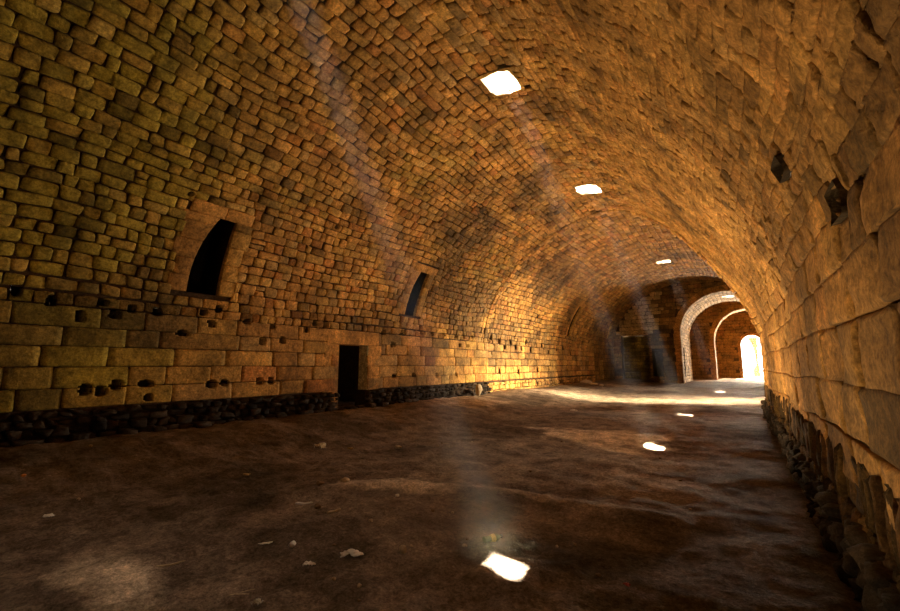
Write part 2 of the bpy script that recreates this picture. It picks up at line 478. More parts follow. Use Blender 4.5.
# doorway on the left: dressed far jamb painted pale as if lit, lintel, and a dark chamber behind
acc = Acc()
a0, a1, b0, b1 = doorA
xw = float(V1.raw(1.5, 8.8)[0])
def box(acc, x0, x1, y0, y1, z0, z1, c, open_face=None):
    V = [(x, y, z) for x in (x0, x1) for y in (y0, y1) for z in (z0, z1)]
    F = {'x0': (0, 1, 3, 2), 'x1': (4, 6, 7, 5), 'y0': (0, 4, 5, 1), 'y1': (2, 3, 7, 6), 'z0': (0, 2, 6, 4), 'z1': (1, 5, 7, 3)}
    acc.add(V, [f for k, f in F.items() if k != open_face], c)
def blocky(acc, x0, x1, y0, y1, z0, z1, c, e=.012):
    """dressed block with eased edges"""
    xs, ys, zs = (x0, x0 + e, x1 - e, x1), (y0, y0 + e, y1 - e, y1), (z0, z0 + e, z1 - e, z1)
    V, F, idx = [], [], {}
    def vid(i, j, k):
        key = (i, j, k)
        if key not in idx:
            ex = sum(q in (0, 3) for q in key)
            p = [xs[i], ys[j], zs[k]]
            if ex >= 2:
                for a, q, lo, hi in ((0, i, x0, x1), (1, j, y0, y1), (2, k, z0, z1)):
                    if q == 0: p[a] = lo + e * .35
                    if q == 3: p[a] = hi - e * .35
            idx[key] = len(V); V.append(p)
        return idx[key]
    for a in range(3):
        for b in range(3):
            F.append((vid(a, b, 0), vid(a, b + 1, 0), vid(a + 1, b + 1, 0), vid(a + 1, b, 0)))
            F.append((vid(a, b, 3), vid(a + 1, b, 3), vid(a + 1, b + 1, 3), vid(a, b + 1, 3)))
            F.append((vid(a, 0, b), vid(a + 1, 0, b), vid(a + 1, 0, b + 1), vid(a, 0, b + 1)))
            F.append((vid(a, 3, b), vid(a, 3, b + 1), vid(a + 1, 3, b + 1), vid(a + 1, 3, b)))
            F.append((vid(0, a, b), vid(0, a, b + 1), vid(0, a + 1, b + 1), vid(0, a + 1, b)))
            F.append((vid(3, a, b), vid(3, a + 1, b), vid(3, a + 1, b + 1), vid(3, a, b + 1)))
    acc.add(V, F, c)
zz = .84
for k in range(4):
    h = (2.2 - .84) / 4
    blocky(acc, xw - .36, xw + .035, b1, b1 + .03, zz, zz + h, np.array([.82, .76, .46]) * (1, .93, 1.05, .97)[k])  # thin facing coloured bright as if light fell on the reveal
    blocky(acc, xw - .36, xw + .04, b1 + .03, b1 + .5 + .1 * (k % 2), zz, zz + h, C_TAN * (.9, 1.1, .95, 1.05)[k])
    blocky(acc, xw - .5, xw + .055, b0 - .5, b0, zz, zz + h, C_TAN * (1, .9, 1.1, .95)[k])
    zz += h
blocky(acc, xw - .5, xw + .07, b0 - .22, b0 - .0, .30, .84, C_TAN * 1.1)
blocky(acc, xw - .5, xw + .06, b0 - .45, b1 + .45, 2.2, 2.62, C_TAN * 1.05)
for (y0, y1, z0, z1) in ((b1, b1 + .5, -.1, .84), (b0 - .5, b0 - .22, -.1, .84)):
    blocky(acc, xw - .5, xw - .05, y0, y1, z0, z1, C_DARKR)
box(acc, xw - 3.6, xw - .355, b0 - .9, b1 + .9, .2, 3.0, C_SOOT_SHADE * .7, 'x1')  # chamber lining painted dark for its deep shade
structure(acc.build('door_1', M_STONE, smooth=False))

# skylight shafts in the crown
def shaft(name, surf, H, depth=1.1):
    acc = Acc()
    a0, a1, b0, b1 = H
    r = random.Random(int(b0 * 10))
    P0 = surf.pt(np.array([(a0 + a1) / 2]), np.array([(b0 + b1) / 2]))[0]
    # rough shaft lining in rings of stones
    k = 24; rows = []
    zt = P0[2] + depth
    for d in range(8):
        w = d / 7
        pts = []
        for i in range(k):
            q = i / k * 4; e, fq = int(q), q - int(q)
            u, v = ((fq, 0), (1, fq), (1 - fq, 1), (0, 1 - fq))[e]
            # corners rounded off
            cu, cv = u * 2 - 1, v * 2 - 1
            rad = 1 - .14 * (abs(cu * cv))
            j = 1 + r.uniform(-.05, .05)
            s_, t_ = (a0 + a1) / 2 + cu * (a1 - a0) / 2 * rad * j, (b0 + b1) / 2 + cv * (b1 - b0) / 2 * rad * j
            p = surf.pt(np.array([s_]), np.array([t_]))[0]
            z = (p[2] - .07) * (1 - w) + zt * w
            pts.append((p[0], p[1], z))
        rows += pts
    f = [(r_ * k + i, r_ * k + (i + 1) % k, (r_ + 1) * k + (i + 1) % k, (r_ + 1) * k + i) for r_ in range(7) for i in range(k)]
    acc.add(rows, f, (.78, .70, .55))
    # fillets behind the rounded corners so no sky leaks round the lining
    pit(acc, surf, (a0 - .02, a1 + .02, b0 - .02, b1 + .02), depth, C_PALE * .8, back=False, vertical=True, front=0)
    # rim: annular skirt between lining and vault face
    per = []
    for i in range(k):
        q = i / k * 4; e, fq = int(q), q - int(q)
        u, v = ((fq, 0), (1, fq), (1 - fq, 1), (0, 1 - fq))[e]
        p = surf.pt(np.array([a0 - .03 + u * (a1 - a0 + .06)]), np.array([b0 - .03 + v * (b1 - b0 + .06)]))[0]
        per.append((p[0], p[1], p[2] - .05))
    V = rows[:k] + per
    acc.add(V, [(i, (i + 1) % k, k + (i + 1) % k, k + i) for i in range(k)], C_OCH)
    o = structure(acc.build(name, M_STONE))
    return P0, zt

shafts = []
for i, H in enumerate(sky_holes):
    shafts.append(shaft('window_%d' % (3 + i), V1, H))

# ------------------------------------------------------------------ bay 2
V2 = Vault(arch_profile(-10.1, 3.2, 2.6, 7.95))
Y2 = 34.0
S2R = lambda z: V2.s1 - .3 - z
def px2(z): return z
holes2 = []
for (t, z) in ((18.38, 2.78), (18.99, 2.5), (20.22, 2.54), (17.6, 2.9), (22.09, 2.44), (21.47, 2.86), (22.37, 4.4), (23.66, 2.78), (24.7, 2.39),
               (26.04, 2.62), (19.6, 2.8), (20.9, 2.5), (27.2, 2.7), (28.6, 2.4), (18.4, 1.3), (20.5, 1.25), (23, 1.3)):
    holes2.append((z - .11, z + .11, t - .1, t + .12))
slit3 = (3.55, 5.75, 27.75, 28.35)
sdoor = (S2R(3.5), S2R(.0), 24.0, 26.7)
s = s_of_x(V2, -3.85, 28.1); sky3 = (s - .4, s + .4, 27.7, 28.5)
H2 = holes2 + [slit3, sdoor, sky3]
MH2 = [grow(H, .25) if H is slit3 else H for H in H2]
acc = Acc()
backing(acc, V2, -.3, V2.s1, Y1, Y2, H2)
masonry(acc, V2, .1, .9, Y1, Y2, (.15, .25), (.2, .45), rel=(.02, .1), jit=.04, holes=H2, seed=31, kind='bay2', n=4, rough=.02)
masonry(acc, V2, .86, 2.62, Y1, Y2, (.335, .365), (.55, 1.2), rel=(.03, .05), jit=.01, wander=.02, holes=H2, seed=32, kind='bay2', n=4)
masonry(acc, V2, 2.62, S2R(2.6), Y1, Y2, (.2, .27), (.25, .52), holes=MH2, seed=33, wander=.08, kind='bay2', n=4)
masonry(acc, V2, S2R(2.6), S2R(0), Y1, Y2, (.34, .4), (.6, 1.2), holes=H2, seed=34, wander=.02, kind='bay2', n=4)
for H in holes2: pit(acc, V2, H, .35, C_SOOT_SHADE, front=.0)
structure(acc.build('ceiling.001', M_STONE))
slit('window_8', V2, slit3, 1.4, seed=6, sw=.3)
shafts.append(shaft('window_7', V2, sky3))

# closing ring between bay 1 and bay 2 (a step in the vault)
def ring(VA, VB, y, name, th=.0):
    n = 90
    A = VA.pt(np.linspace(VA.s0, VA.s1, n), np.full(n, y), 0.0); B = VB.pt(np.linspace(VB.s0, VB.s1, n), np.full(n, y), -.12)
    B2 = B.copy(); acc = Acc()
    acc.add(np.concatenate([A, B2]), [(i, i + 1, n + i + 1, n + i) for i in range(n - 1)], C_TAN * .8)
    return structure(acc.build(name, M_STONE))
ring(V1, V2, Y1, 'trim_3')

# ------------------------------------------------------------------ bay 3 and the end wall with its archway
V3 = Vault(arch_profile(-10.35, 3.4, 3.0, 8.8))
Y3 = 41.0
slit4 = (3.9, 5.6, 38.3, 38.9)
alc = (.4, 2.0, 36.3, 37.3)
H3 = [slit4, alc]
acc = Acc()
backing(acc, V3, -.3, V3.s1, Y2, Y3, H3)
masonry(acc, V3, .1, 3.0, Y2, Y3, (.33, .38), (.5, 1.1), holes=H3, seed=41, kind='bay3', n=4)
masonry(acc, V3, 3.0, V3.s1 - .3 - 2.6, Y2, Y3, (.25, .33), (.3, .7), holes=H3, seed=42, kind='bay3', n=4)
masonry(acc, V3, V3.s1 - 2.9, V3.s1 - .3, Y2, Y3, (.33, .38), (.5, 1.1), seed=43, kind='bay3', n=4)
structure(acc.build('ceiling.002', M_STONE))
ring(V2, V3, Y2, 'trim_4')
slit('window_9', V3, slit4, 1.2, seed=7, sw=.25)
acc = Acc(); pit(acc, V3, alc, .9, C_PALE, k=6); structure(acc.build('door_2', M_STONE))  # alcove lining painted pale so it looks lit

A1 = arch_profile(-4.75, 2.3, 4.2, 7.7); VA1 = Vault(A1)
A2 = arch_profile(-2.95, 2.9, 3.9, 7.3); VA2 = Vault(A2)
EX = arch_profile(-.75, 1.45, 3.9, 5.05); VEX = Vault(EX)

def inside_arch(P, x, z, grow=0.0):
    xl, xr = P[0][0] - grow, P[-1][0] + grow
    zs = P[1][1]; zc = max(q[1] for q in P) + grow
    if x < xl or x > xr: return False
    if z < zs: return True
    c, a = (xl + xr) / 2, (xr - xl) / 2
    return ((x - c) / a) ** 2 + ((z - zs) / (zc - zs)) ** 2 < 1

def cross_wall(name, Y, outer, inner, holes, seed, xr=None, kind='bay3', ringw=.5):
    """wall across the hall: outline outer, arched opening inner, rectangular holes (z0,z1,x0,x1)"""
    acc = Acc()
    cxo, czo = (outer[0][0] + outer[-1][0]) / 2, 3.0
    polys = [[Vector((cxo + (x - cxo) * 1.04, czo + (z - czo) * 1.04, 0)) for x, z in outer], [Vector((x, z, 0)) for x, z in inner]]
    for (z0, z1, x0, x1) in holes: polys.append([Vector(q + (0,)) for q in ((x0, z0), (x1, z0), (x1, z1), (x0, z1))])
    flat = [p for pl in polys for p in pl]
    tris = tessellate_polygon(polys)
    acc.add([(p.x, Y, p.y) for p in flat], [tuple(t) for t in tris], C_MORTAR)
    pl = Plane(Y)
    def keep(a0, a1, b0, b1):
        cs, ct = (a0 + a1) / 2, (b0 + b1) / 2
        if inside_arch(inner, ct, cs, .22 if cs > 4 else .18): return False
        for z_ in (a0, a1):
            for x_ in (b0, b1):
                if inside_arch(inner, x_, z_, -.02): return False
        return inside_arch(outer, ct, cs, -.02)
    zt = max(q[1] for q in outer)
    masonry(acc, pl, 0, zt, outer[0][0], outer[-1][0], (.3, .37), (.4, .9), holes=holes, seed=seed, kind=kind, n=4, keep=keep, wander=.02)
    # voussoirs round the opening
    r = random.Random(seed); Vv = Vault(inner); s = .0
    while s < Vv.s1 - .3:
        l = r.uniform(.26, .34); e = min(s + l, Vv.s1 - .3)
        ss = np.array([s + .01, e - .01])
        I = Vv.pt(ss, np.full(2, Y), .03); O = Vv.pt(ss, np.full(2, Y), -ringw * r.uniform(.8, 1))
        f = .07
        V = []
        for dy in (-f, .35):
            for q in (I[0], I[1], O[1], O[0]): V.append((q[0], Y + dy, q[2]))
        acc.add(V, [(0, 1, 2, 3), (4, 7, 6, 5), (0, 4, 5, 1), (1, 5, 6, 2), (2, 6, 7, 3), (3, 7, 4, 0)], C_TAN * r.uniform(.8, 1.2))
        s = e
    return structure(acc.build(name, M_STONE, smooth=False)), pl

niche = (.0, 4.3, -10.0, -6.75); edoor = (.62, 2.92, -7.03, -6.22)
niche = (.0, 4.25, -9.6, -7.25)
outer3 = arch_profile(-10.35, 3.4, 3.0, 8.8)
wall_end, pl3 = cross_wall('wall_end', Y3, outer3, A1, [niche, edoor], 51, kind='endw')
acc = Acc(); pit(acc, pl3, edoor, 1.6, C_SOOT_SHADE * .6, k=6); structure(acc.build('door_3', M_STONE, smooth=False))
acc = Acc(); pit(acc, pl3, niche, .8, C_SOOT_SHADE, k=8, back=False, front=.01)
backing(acc, Plane(Y3 + .78), niche[0] - .15, niche[1] + .15, niche[2] - .15, niche[3] + .15, col=C_SOOT_SHADE)
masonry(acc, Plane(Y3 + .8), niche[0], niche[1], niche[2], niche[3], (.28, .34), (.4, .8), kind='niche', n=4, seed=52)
structure(acc.build('door_4', M_STONE))

# soffit of the archway, y 41..48, with a skylight in its crown
s = s_of_x(VA1, -1.15, 44.4); sky4 = (s - .45, s + .45, 43.9, 44.7)
slitj = (.6, 3.1, 42.3, 42.75)
acc = Acc()
backing(acc, VA1, -.3, VA1.s1, Y3, 48, [sky4, slitj])
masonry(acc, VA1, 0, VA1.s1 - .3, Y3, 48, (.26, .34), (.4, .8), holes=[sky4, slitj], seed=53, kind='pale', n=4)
pit(acc, VA1, slitj, .8, C_SOOT_SHADE * .6)
structure(acc.build('ceiling.003', M_STONE))
shafts.append(shaft('window_10', VA1, sky4))
# chamber between, then the second arch, then the exit wall
V4 = Vault(arch_profile(-6.2, 4.4, 4.2, 8.6))
acc = Acc(); backing(acc, V4, -.3, V4.s1, 48, 52)
masonry(acc, V4, 0, V4.s1 - .3, 48, 52, (.3, .36), (.5, .9), seed=54, kind='bay4', n=4)
structure(acc.build('ceiling.004', M_STONE)); ring(VA1, V4, 48, 'trim_5')
cross_wall('wall_end.001', 52, arch_profile(-6.2, 4.4, 4.2, 8.6), A2, [], 55, kind='redwall')
acc = Acc(); backing(acc, VA2, -.3, VA2.s1, 52, 53.6)
masonry(acc, VA2, 0, VA2.s1 - .3, 52, 53.6, (.28, .34), (.4, .8), seed=56, kind='pale', n=4)
structure(acc.build('ceiling.005', M_STONE))
V5 = Vault(arch_profile(-4.2, 3.6, 4.2, 8.2))
acc = Acc(); backing(acc, V5, -.3, V5.s1, 53.6, 60)
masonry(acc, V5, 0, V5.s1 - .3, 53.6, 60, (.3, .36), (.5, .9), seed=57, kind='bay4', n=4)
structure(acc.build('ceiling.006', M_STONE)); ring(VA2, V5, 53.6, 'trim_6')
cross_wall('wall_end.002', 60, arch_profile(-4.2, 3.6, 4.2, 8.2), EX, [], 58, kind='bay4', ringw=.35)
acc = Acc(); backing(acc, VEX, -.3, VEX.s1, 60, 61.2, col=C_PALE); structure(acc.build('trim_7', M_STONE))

# back wall behind the viewer
acc = Acc()
P = V1.pt(np.linspace(V1.s0, V1.s1, 120), np.full(120, Y0), 0)
acc.add(np.concatenate([P, [[-4.6, Y0, 2]]]), [(i, i + 1, 120) for i in range(119)] + [(119, 0, 120)], C_MORTAR)
plb = Plane(Y0)
class BackPlane(Plane):
    def pt(self, s, t, h=0.0):
        s = np.asarray(s, float); t = np.asarray(t, float)
        return np.stack([t, self.Y + h + 0 * t, s + 0 * t], -1)
ob = [(float(a), float(b)) for a, b in zip(*V1.raw(np.linspace(V1.s0, V1.s1, 120), np.full(120, Y0)))]
def inpoly(x, z, P):
    c = False
    for (x1, z1), (x2, z2) in zip(P, P[1:] + P[:1]):
        if (z1 > z) != (z2 > z) and x < (x2 - x1) * (z - z1) / (z2 - z1) + x1: c = not c
    return c
masonry(acc, BackPlane(Y0), 0, 7.8, -9.5, .9, (.3, .36), (.5, 1.0), seed=61, kind='bay4', n=4,
        keep=lambda a0, a1, b0, b1: all(inpoly(x, z, ob) for x in (b0, b1) for z in (a0, a1)))
structure(acc.build('wall_back', M_STONE))

# side doorway on the right of bay 2 opening to the daylight
acc = Acc()
xs = 3.2
for (y0, y1) in ((23.7, 24.0), (26.7, 27.0)):
    z = 0.0
    while z < 3.49:
        blocky(acc, xs - .04, xs + 1.3, y0, y1, z, z + .5, C_PALE * rnd.uniform(.8, 1)); z += .5
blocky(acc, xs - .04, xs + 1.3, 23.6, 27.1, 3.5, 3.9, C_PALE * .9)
structure(acc.build('door_5', M_STONE, smooth=False))

# ------------------------------------------------------------------ floor
def floor_h(x, y):
    x = np.asarray(x, float); y = np.asarray(y, float)
    z = .33 * sstep(-6.0, -9.4, x) + .06 * sstep(-1.2, .3, x) * sstep(17, 12, y)
    z = z + .035 * fbm(x * .45, y * .45, 0, 71, 3)
    n = sstep(24, 10, y)
    z = z + (.016 * fbm(x * 1.9, y * 1.9, 0, 72, 3) + .016 * (1 - .6 * sstep(-1.5, -.3, x)) * fbm(x * 6, y * 6, 0, 73, 4, .6)) * (.35 + .65 * n)
    # trodden ridge running across the foreground
    pts = [(-5.0, 3.1), (-4.5, 3.8), (-4.25, 4.2), (-3.4, 4.6), (-2.65, 4.85), (-1.8, 4.95), (-.8, 5.0)]
    d = np.full(x.shape, 9.0)
    for (ax, ay), (bx, by) in zip(pts, pts[1:]):
        L = (bx - ax) ** 2 + (by - ay) ** 2
        t = np.clip(((x - ax) * (bx - ax) + (y - ay) * (by - ay)) / L, 0, 1)
        d = np.minimum(d, np.hypot(x - ax - t * (bx - ax), y - ay - t * (by - ay)))
    z = z + .05 * np.exp(-(d / .18) ** 2)
    z = z + .12 * np.exp(-((y - 18.6 - .25 * (x + 2) * 0) / 1.1) ** 2) * sstep(.5, -1, x) * .5    # swell across the hall
    z = z - .06 * np.exp(-((y - 16.2) / .9) ** 2) * .5
    z = z + .10 * sstep(40, 43, y) - .0
    z = z + .22 * np.exp(-(((x - 1.2) / 1.2) ** 2 + ((y - 36) / 2.2) ** 2))
    z = z + .035 * np.exp(-(((x + 4.0) / .5) ** 2 + ((y - 1.3) / .35) ** 2))
    return z

def axis(segs):
    L = []
    for a, b, st in segs: L += list(np.arange(a, b - 1e-6, st))
    return np.array(L + [segs[-1][1]])
GX = axis([(-13.6, -9.9, .4), (-9.9, -6, .09), (-6, 1, .04), (1, 5.0, .3)])
GY = axis([(-8, .5, .3), (.5, 6, .035), (6, 13, .08), (13, 24, .16), (24, 62, .4)])
gx, gy = np.meshgrid(GX, GY, indexing='ij')
gz = floor_h(gx, gy)
C_EARTH = np.array([.210, .150, .105]); C_DUST_GLOW = np.array([.44, .34, .24]); C_DARKE = np.array([.085, .060, .042])
w = sstep(-.1, .75, fbm(gx * .5, gy * .5, 0, 81, 4))
c = C_EARTH[None, None] * (1 - .3 * w[..., None]) + C_DUST_GLOW * .3 * w[..., None]
w = sstep(.1, .8, fbm(gx * .8, gy * .8, 3, 82, 4))[..., None] * .7
c = c * (1 - w) + C_DARKE * w
def dust_glow(cx, cy, rx, ry, k, rot=0):
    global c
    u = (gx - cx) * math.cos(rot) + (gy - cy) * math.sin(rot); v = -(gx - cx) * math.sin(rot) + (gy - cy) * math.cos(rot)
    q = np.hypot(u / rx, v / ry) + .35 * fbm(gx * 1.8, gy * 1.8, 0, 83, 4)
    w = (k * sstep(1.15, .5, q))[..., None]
    c = c * (1 - w) + C_DUST_GLOW * 1.5 * w
dust_glow(-4.1, 1.35, .8, .32, .8); dust_glow(-3.1, 10.3, 1.3, .9, 1); dust_glow(-2.2, 8.9, .6, .6, .8); dust_glow(-9.0, 13.6, 1.6, 2.0, .6)
dust_glow(-3.9, 4.35, 1.0, .22, .55, .5); dust_glow(-2.2, 4.95, .9, .2, .35, .05); dust_glow(-1.3, 6.4, .9, .8, .25); dust_glow(-4.2, 21, 6, 2.2, .75); dust_glow(-3, 32, 6, 3, .5)  # the wide patch at bay two's near end paints in the door's light streak
dust_glow(-.2, 4.6, .25, .5, .25); dust_glow(-1.3, 50, 5, 6, .8)
dust_glow(-3.0, 10.2, 1.6, 1.1, 1); dust_glow(-2.7, 9.6, 1.3, .7, .9); dust_glow(-3.9, 4.35, 1.1, .26, .6, .5); dust_glow(-9, 13.4, 1.6, 1.6, .6)
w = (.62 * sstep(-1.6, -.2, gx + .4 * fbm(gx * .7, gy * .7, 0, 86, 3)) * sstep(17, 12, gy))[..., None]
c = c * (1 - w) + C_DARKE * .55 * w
nx_, ny_ = gx.shape
idx = np.arange(nx_ * ny_).reshape(nx_, ny_)
F = np.stack([idx[:-1, :-1], idx[1:, :-1], idx[1:, 1:], idx[:-1, 1:]], -1).reshape(-1, 4)
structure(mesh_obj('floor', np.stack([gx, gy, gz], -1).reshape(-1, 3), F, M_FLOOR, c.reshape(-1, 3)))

# ground and ruin outside the far exit and the side door
M_OUT = plain_mat('sunlit_ground', (.50, .42, .30), .9, .2, 2)
acc = Acc()
ox, oy = np.meshgrid(np.linspace(-14, 18, 30), np.linspace(61.9, 90, 30), indexing='ij')
acc.grid(np.stack([ox, oy, .1 + .12 * fbm(ox * .4, oy * .4, 0, 9, 3)], -1).reshape(-1, 3), 30, 30, (1, 1, 1))
structure(acc.build('ground', M_OUT))
acc = Acc()
ox, oy = np.meshgrid(np.linspace(4.9, 16, 14), np.linspace(19, 34, 14), indexing='ij')
acc.grid(np.stack([ox, oy, -.02 + .05 * fbm(ox * .4, oy * .4, 0, 9, 3)], -1).reshape(-1, 3), 14, 14, (1, 1, 1))
structure(acc.build('ground.001', M_OUT))
acc = Acc()
z = .0; r = random.Random(5)
prof = [(1.2, 0), (1.15, 1.2), (1.35, 2.2), (1.1, 3.0), (.75, 3.7), (.95, 4.3), (1.5, 4.9)]
# a leaning pier with the broken springing of an arch
for k in range(17):
    z0 = k * .3
    xl = float(np.interp(z0, [0, .9, 1.5, 3.0, 3.9, 4.5, 5.2], [.25, .3, .62, .60, .42, .2, -.05]))
    xr = float(np.interp(z0, [0, 1.5, 3.0, 5.2], [.95, .9, .85, 1.0])) + r.uniform(-.05, .05)
    blocky(acc, xl, (xl + xr) / 2, 67, 67.8, z0, z0 + .295, C_GREY * .35 * r.uniform(.8, 1.2)); blocky(acc, (xl + xr) / 2 + .01, xr, 67.03, 67.8, z0, z0 + .295, C_GREY * .35 * r.uniform(.8, 1.2))
ruin = acc.build('ruined_pier', M_STONE, smooth=False)
tag(ruin, 'narrow broken stone pier standing outside the bright far exit', 'pier')

# ------------------------------------------------------------------ things lying on the floor
M_ROCK = plain_mat('pale_limestone', (.55, .43, .28), .9, .3, 30)
M_ROCKD = plain_mat('brown_stone', (.20, .12, .06), .9, .4, 30)
M_PAPER = plain_mat('dirty_paper', (.86, .84, .78), .8, .15, 25)
M_PLAST = plain_mat('white_plastic', (.92, .92, .92), .35, .08, 12)
M_STICK = plain_mat('bleached_wood', (.50, .38, .22), .8, .3, 50)
M_LEAF = plain_mat('dry_leaf', (.42, .28, .10), .7, .3, 40)
M_ORANGE = plain_mat('orange_peel', (.75, .30, .08), .6, .2, 40)
M_RED = plain_mat('red_plastic', (.55, .06, .03), .4, .1, 40)
M_BOTTLE = plain_mat('green_bottle_plastic', (.42, .50, .26), .18, .15, 20, trans=.55)
M_CAP = plain_mat('bottle_cap_plastic', (.75, .76, .70), .4, .1, 20)
M_LABEL = plain_mat('worn_bottle_label', (.80, .66, .25), .6, .3, 60)

def fz(x, y): return float(floor_h(np.array([x]), np.array([y]))[0])

def ico_rock(sx, sy, sz, seed, sub=3):
    import bmesh
    bm = bmesh.new(); bmesh.ops.create_icosphere(bm, subdivisions=sub, radius=1)
    r = random.Random(seed)
    cuts = []
    for _ in range(9):
        v = Vector((r.gauss(0, 1), r.gauss(0, 1), r.gauss(0, .8))).normalized(); cuts.append((v, r.uniform(.62, .85)))
    V = []
    for v in bm.verts:
        p = v.co.copy()
        for n, d in cuts:
            k = p.dot(n)
            if k > d: p -= n * (k - d) * .92
        V.append((p.x * sx, p.y * sy, p.z * sz))
    V = np.array(V); V += .04 * min(sx, sy, sz) * np.stack([vnoise(V[:, 0] * 40, V[:, 1] * 40, V[:, 2] * 40, seed + k) for k in range(3)], -1)
    F = [tuple(v.index for v in f.verts) for f in bm.faces]; bm.free()
    return V, F

def rock(name, x, y, sx, sy, sz, mat, label, cat, group=None, seed=1, rz=0.0, sink=.25):
    V, F = ico_rock(sx, sy, sz, seed)
    o = mesh_obj(name, V, F, mat, smooth=False)
    lo = V[:, 2].min()
    o.location = (x, y, fz(x, y) - lo - sz * sink); o.rotation_euler = (0, 0, rz)
    return tag(o, label, cat, group)

def crumple(name, x, y, w, l, amp, mat, label, cat, seed=1, rz=0.0, group=None, n=14):
    """a crumpled sheet with real thickness, lying on the ground"""
    u, v = np.meshgrid(np.linspace(-1, 1, n), np.linspace(-1, 1, n), indexing='ij')
    ang = np.arctan2(v, u); rad = (1 + .2 * np.sin(ang * 3 + seed)) / np.maximum(1, np.hypot(u, v))
    X = u * w / 2 * rad; Yv = v * l / 2 * rad
    Z = amp * (.55 * (1 - .5 * (u * u + v * v)).clip(0) + .6 * abs(vnoise(u * 2.1, v * 2.1, seed * .7, seed)))
    X = X + .3 * amp * vnoise(u * 3, v * 3, 0, seed + 8); Yv = Yv + .3 * amp * vnoise(u * 3, v * 3, 0, seed + 9)
    top = np.stack([X, Yv, Z + .0035], -1).reshape(-1, 3); bot = np.stack([X, Yv, Z], -1).reshape(-1, 3)
    id_ = np.arange(n * n).reshape(n, n); F = []
    for i in range(n - 1):
        for j in range(n - 1):
            q = (id_[i, j], id_[i + 1, j], id_[i + 1, j + 1], id_[i, j + 1])
            F.append(tuple(int(a) for a in q)); F.append(tuple(int(a) + n * n for a in q[::-1]))
    edge = [id_[i, 0] for i in range(n)] + [id_[-1, j] for j in range(1, n)] + [id_[i, -1] for i in range(n - 2, -1, -1)] + [id_[0, j] for j in range(n - 2, 0, -1)]
    for a, b in zip(edge, edge[1:] + edge[:1]): F.append((int(b), int(a), int(a) + n * n, int(b) + n * n))
    o = mesh_obj(name, np.concatenate([top, bot]), F, mat, smooth=False)
    o.location = (x, y, fz(x, y) + .004); o.rotation_euler = (0, 0, rz)
    return tag(o, label, cat, group)

def stick(name, x, y, L, rad, mat, label, cat, rz=0.0, seed=1, group=None, bend=.06):
    r = random.Random(seed); n, k = 9, 7; V = []; F = []
    for i in range(n):
        w = i / (n - 1); rr_ = rad * (1 - .45 * w) * r.uniform(.85, 1.1) * (.6 if i in (0, n - 1) else 1)
        cx, cy, cz = (w - .5) * L, bend * L * math.sin(w * 4 + seed), rad * .8 + .15 * rad * math.sin(w * 9)
        for j in range(k):
            a = 2 * math.pi * j / k; V.append((cx, cy + rr_ * math.cos(a), cz + rr_ * math.sin(a)))
    for i in range(n - 1):
        for j in range(k): F.append((i * k + j, i * k + (j + 1) % k, (i + 1) * k + (j + 1) % k, (i + 1) * k + j))
    F.append(tuple(range(k))[::-1]); F.append(tuple((n - 1) * k + j for j in range(k)))
    o = mesh_obj(name, V, F, mat); o.location = (x, y, fz(x, y)); o.rotation_euler = (0, 0, rz)
    return tag(o, label, cat, group)

# crushed plastic bottle by the big light patch
bx, by = -2.02, 3.52
root = bpy.data.objects.new('plastic_bottle', None); COL.objects.link(root)
root.location = (bx, by, fz(bx, by) + .034); root.rotation_euler = (0, 0, math.radians(62))
tag(root, 'crushed greenish plastic bottle lying just behind the largest light patch', 'bottle')
def lathe_x(prof, k=20, squash=None):
    V, F = [], []
    for (x, r_) in prof:
        for j in range(k):
            a = 2 * math.pi * j / k; y, z = r_ * math.cos(a), r_ * math.sin(a)
            if squash: y, z = squash(x, y, z)
            V.append((x, y, z))
    for i in range(len(prof) - 1):
        for j in range(k): F.append((i * k + j, (i + 1) * k + j, (i + 1) * k + (j + 1) % k, i * k + (j + 1) % k))
    F.append(tuple(range(k))); F.append(tuple((len(prof) - 1) * k + j for j in range(k))[::-1])
    return V, F
def sq(x, y, z): return y * (1 + .12 * math.sin(x * 60)), z * (.82 + .14 * math.sin(x * 47 + 1))
V, F = lathe_x([(-.095, .02), (-.092, .03), (-.085, .034), (-.06, .031), (-.055, .034), (-.03, .031), (-.02, .034), (.02, .031), (.03, .034), (.05, .03), (.07, .018), (.078, .013), (.09, .013)], squash=sq)
mesh_obj('body', V, F, M_BOTTLE, parent=root)
V, F = lathe_x([(.084, .0145), (.086, .016), (.1, .016), (.102, .013)]); mesh_obj('cap', V, F, M_CAP, parent=root)
V, F = lathe_x([(-.028, .0338), (-.026, .0355), (.014, .0355), (.016, .0338)], squash=sq); mesh_obj('label_band', V, F, M_LABEL, parent=root)

crumple('crumpled_paper', -6.74, 5.3, .26, .18, .10, M_PAPER, 'crumpled white paper ball farthest left on the mid floor', 'litter', 3)
crumple('paper_scrap', -6.36, 5.69, .13, .08, .04, M_LEAF, 'small tan scrap just right of the crumpled white paper ball', 'litter', 5)
rock('pale_stone', -5.68, 6.29, .085, .05, .035, M_ROCK, 'flat pale stone right of the tan scrap in mid floor', 'stone', seed=2)
stick('bleached_stick', -4.42, 3.27, .20, .016, M_PAPER, 'short white stick at the left end of the earth ridge', 'stick', rz=.7, seed=3)
stick('bleached_stick', -3.87, 3.26, .17, .018, M_STICK, 'tan stick piece lying just below the left ridge end', 'stick', rz=1.3, seed=4)
rock('white_pebble', -3.65, 4.04, .03, .028, .018, M_PAPER, 'white pebble just below the middle of the earth ridge', 'stone', seed=5)
rock('white_pebble', -3.27, 3.23, .03, .024, .02, M_ROCK, 'small tan pebble midway between ridge and crumpled tissue', 'stone', seed=6)
rock('white_pebble', -3.45, 2.45, .036, .032, .028, M_PAPER, 'bright white pebble at the left of the foreground litter', 'stone', seed=7)
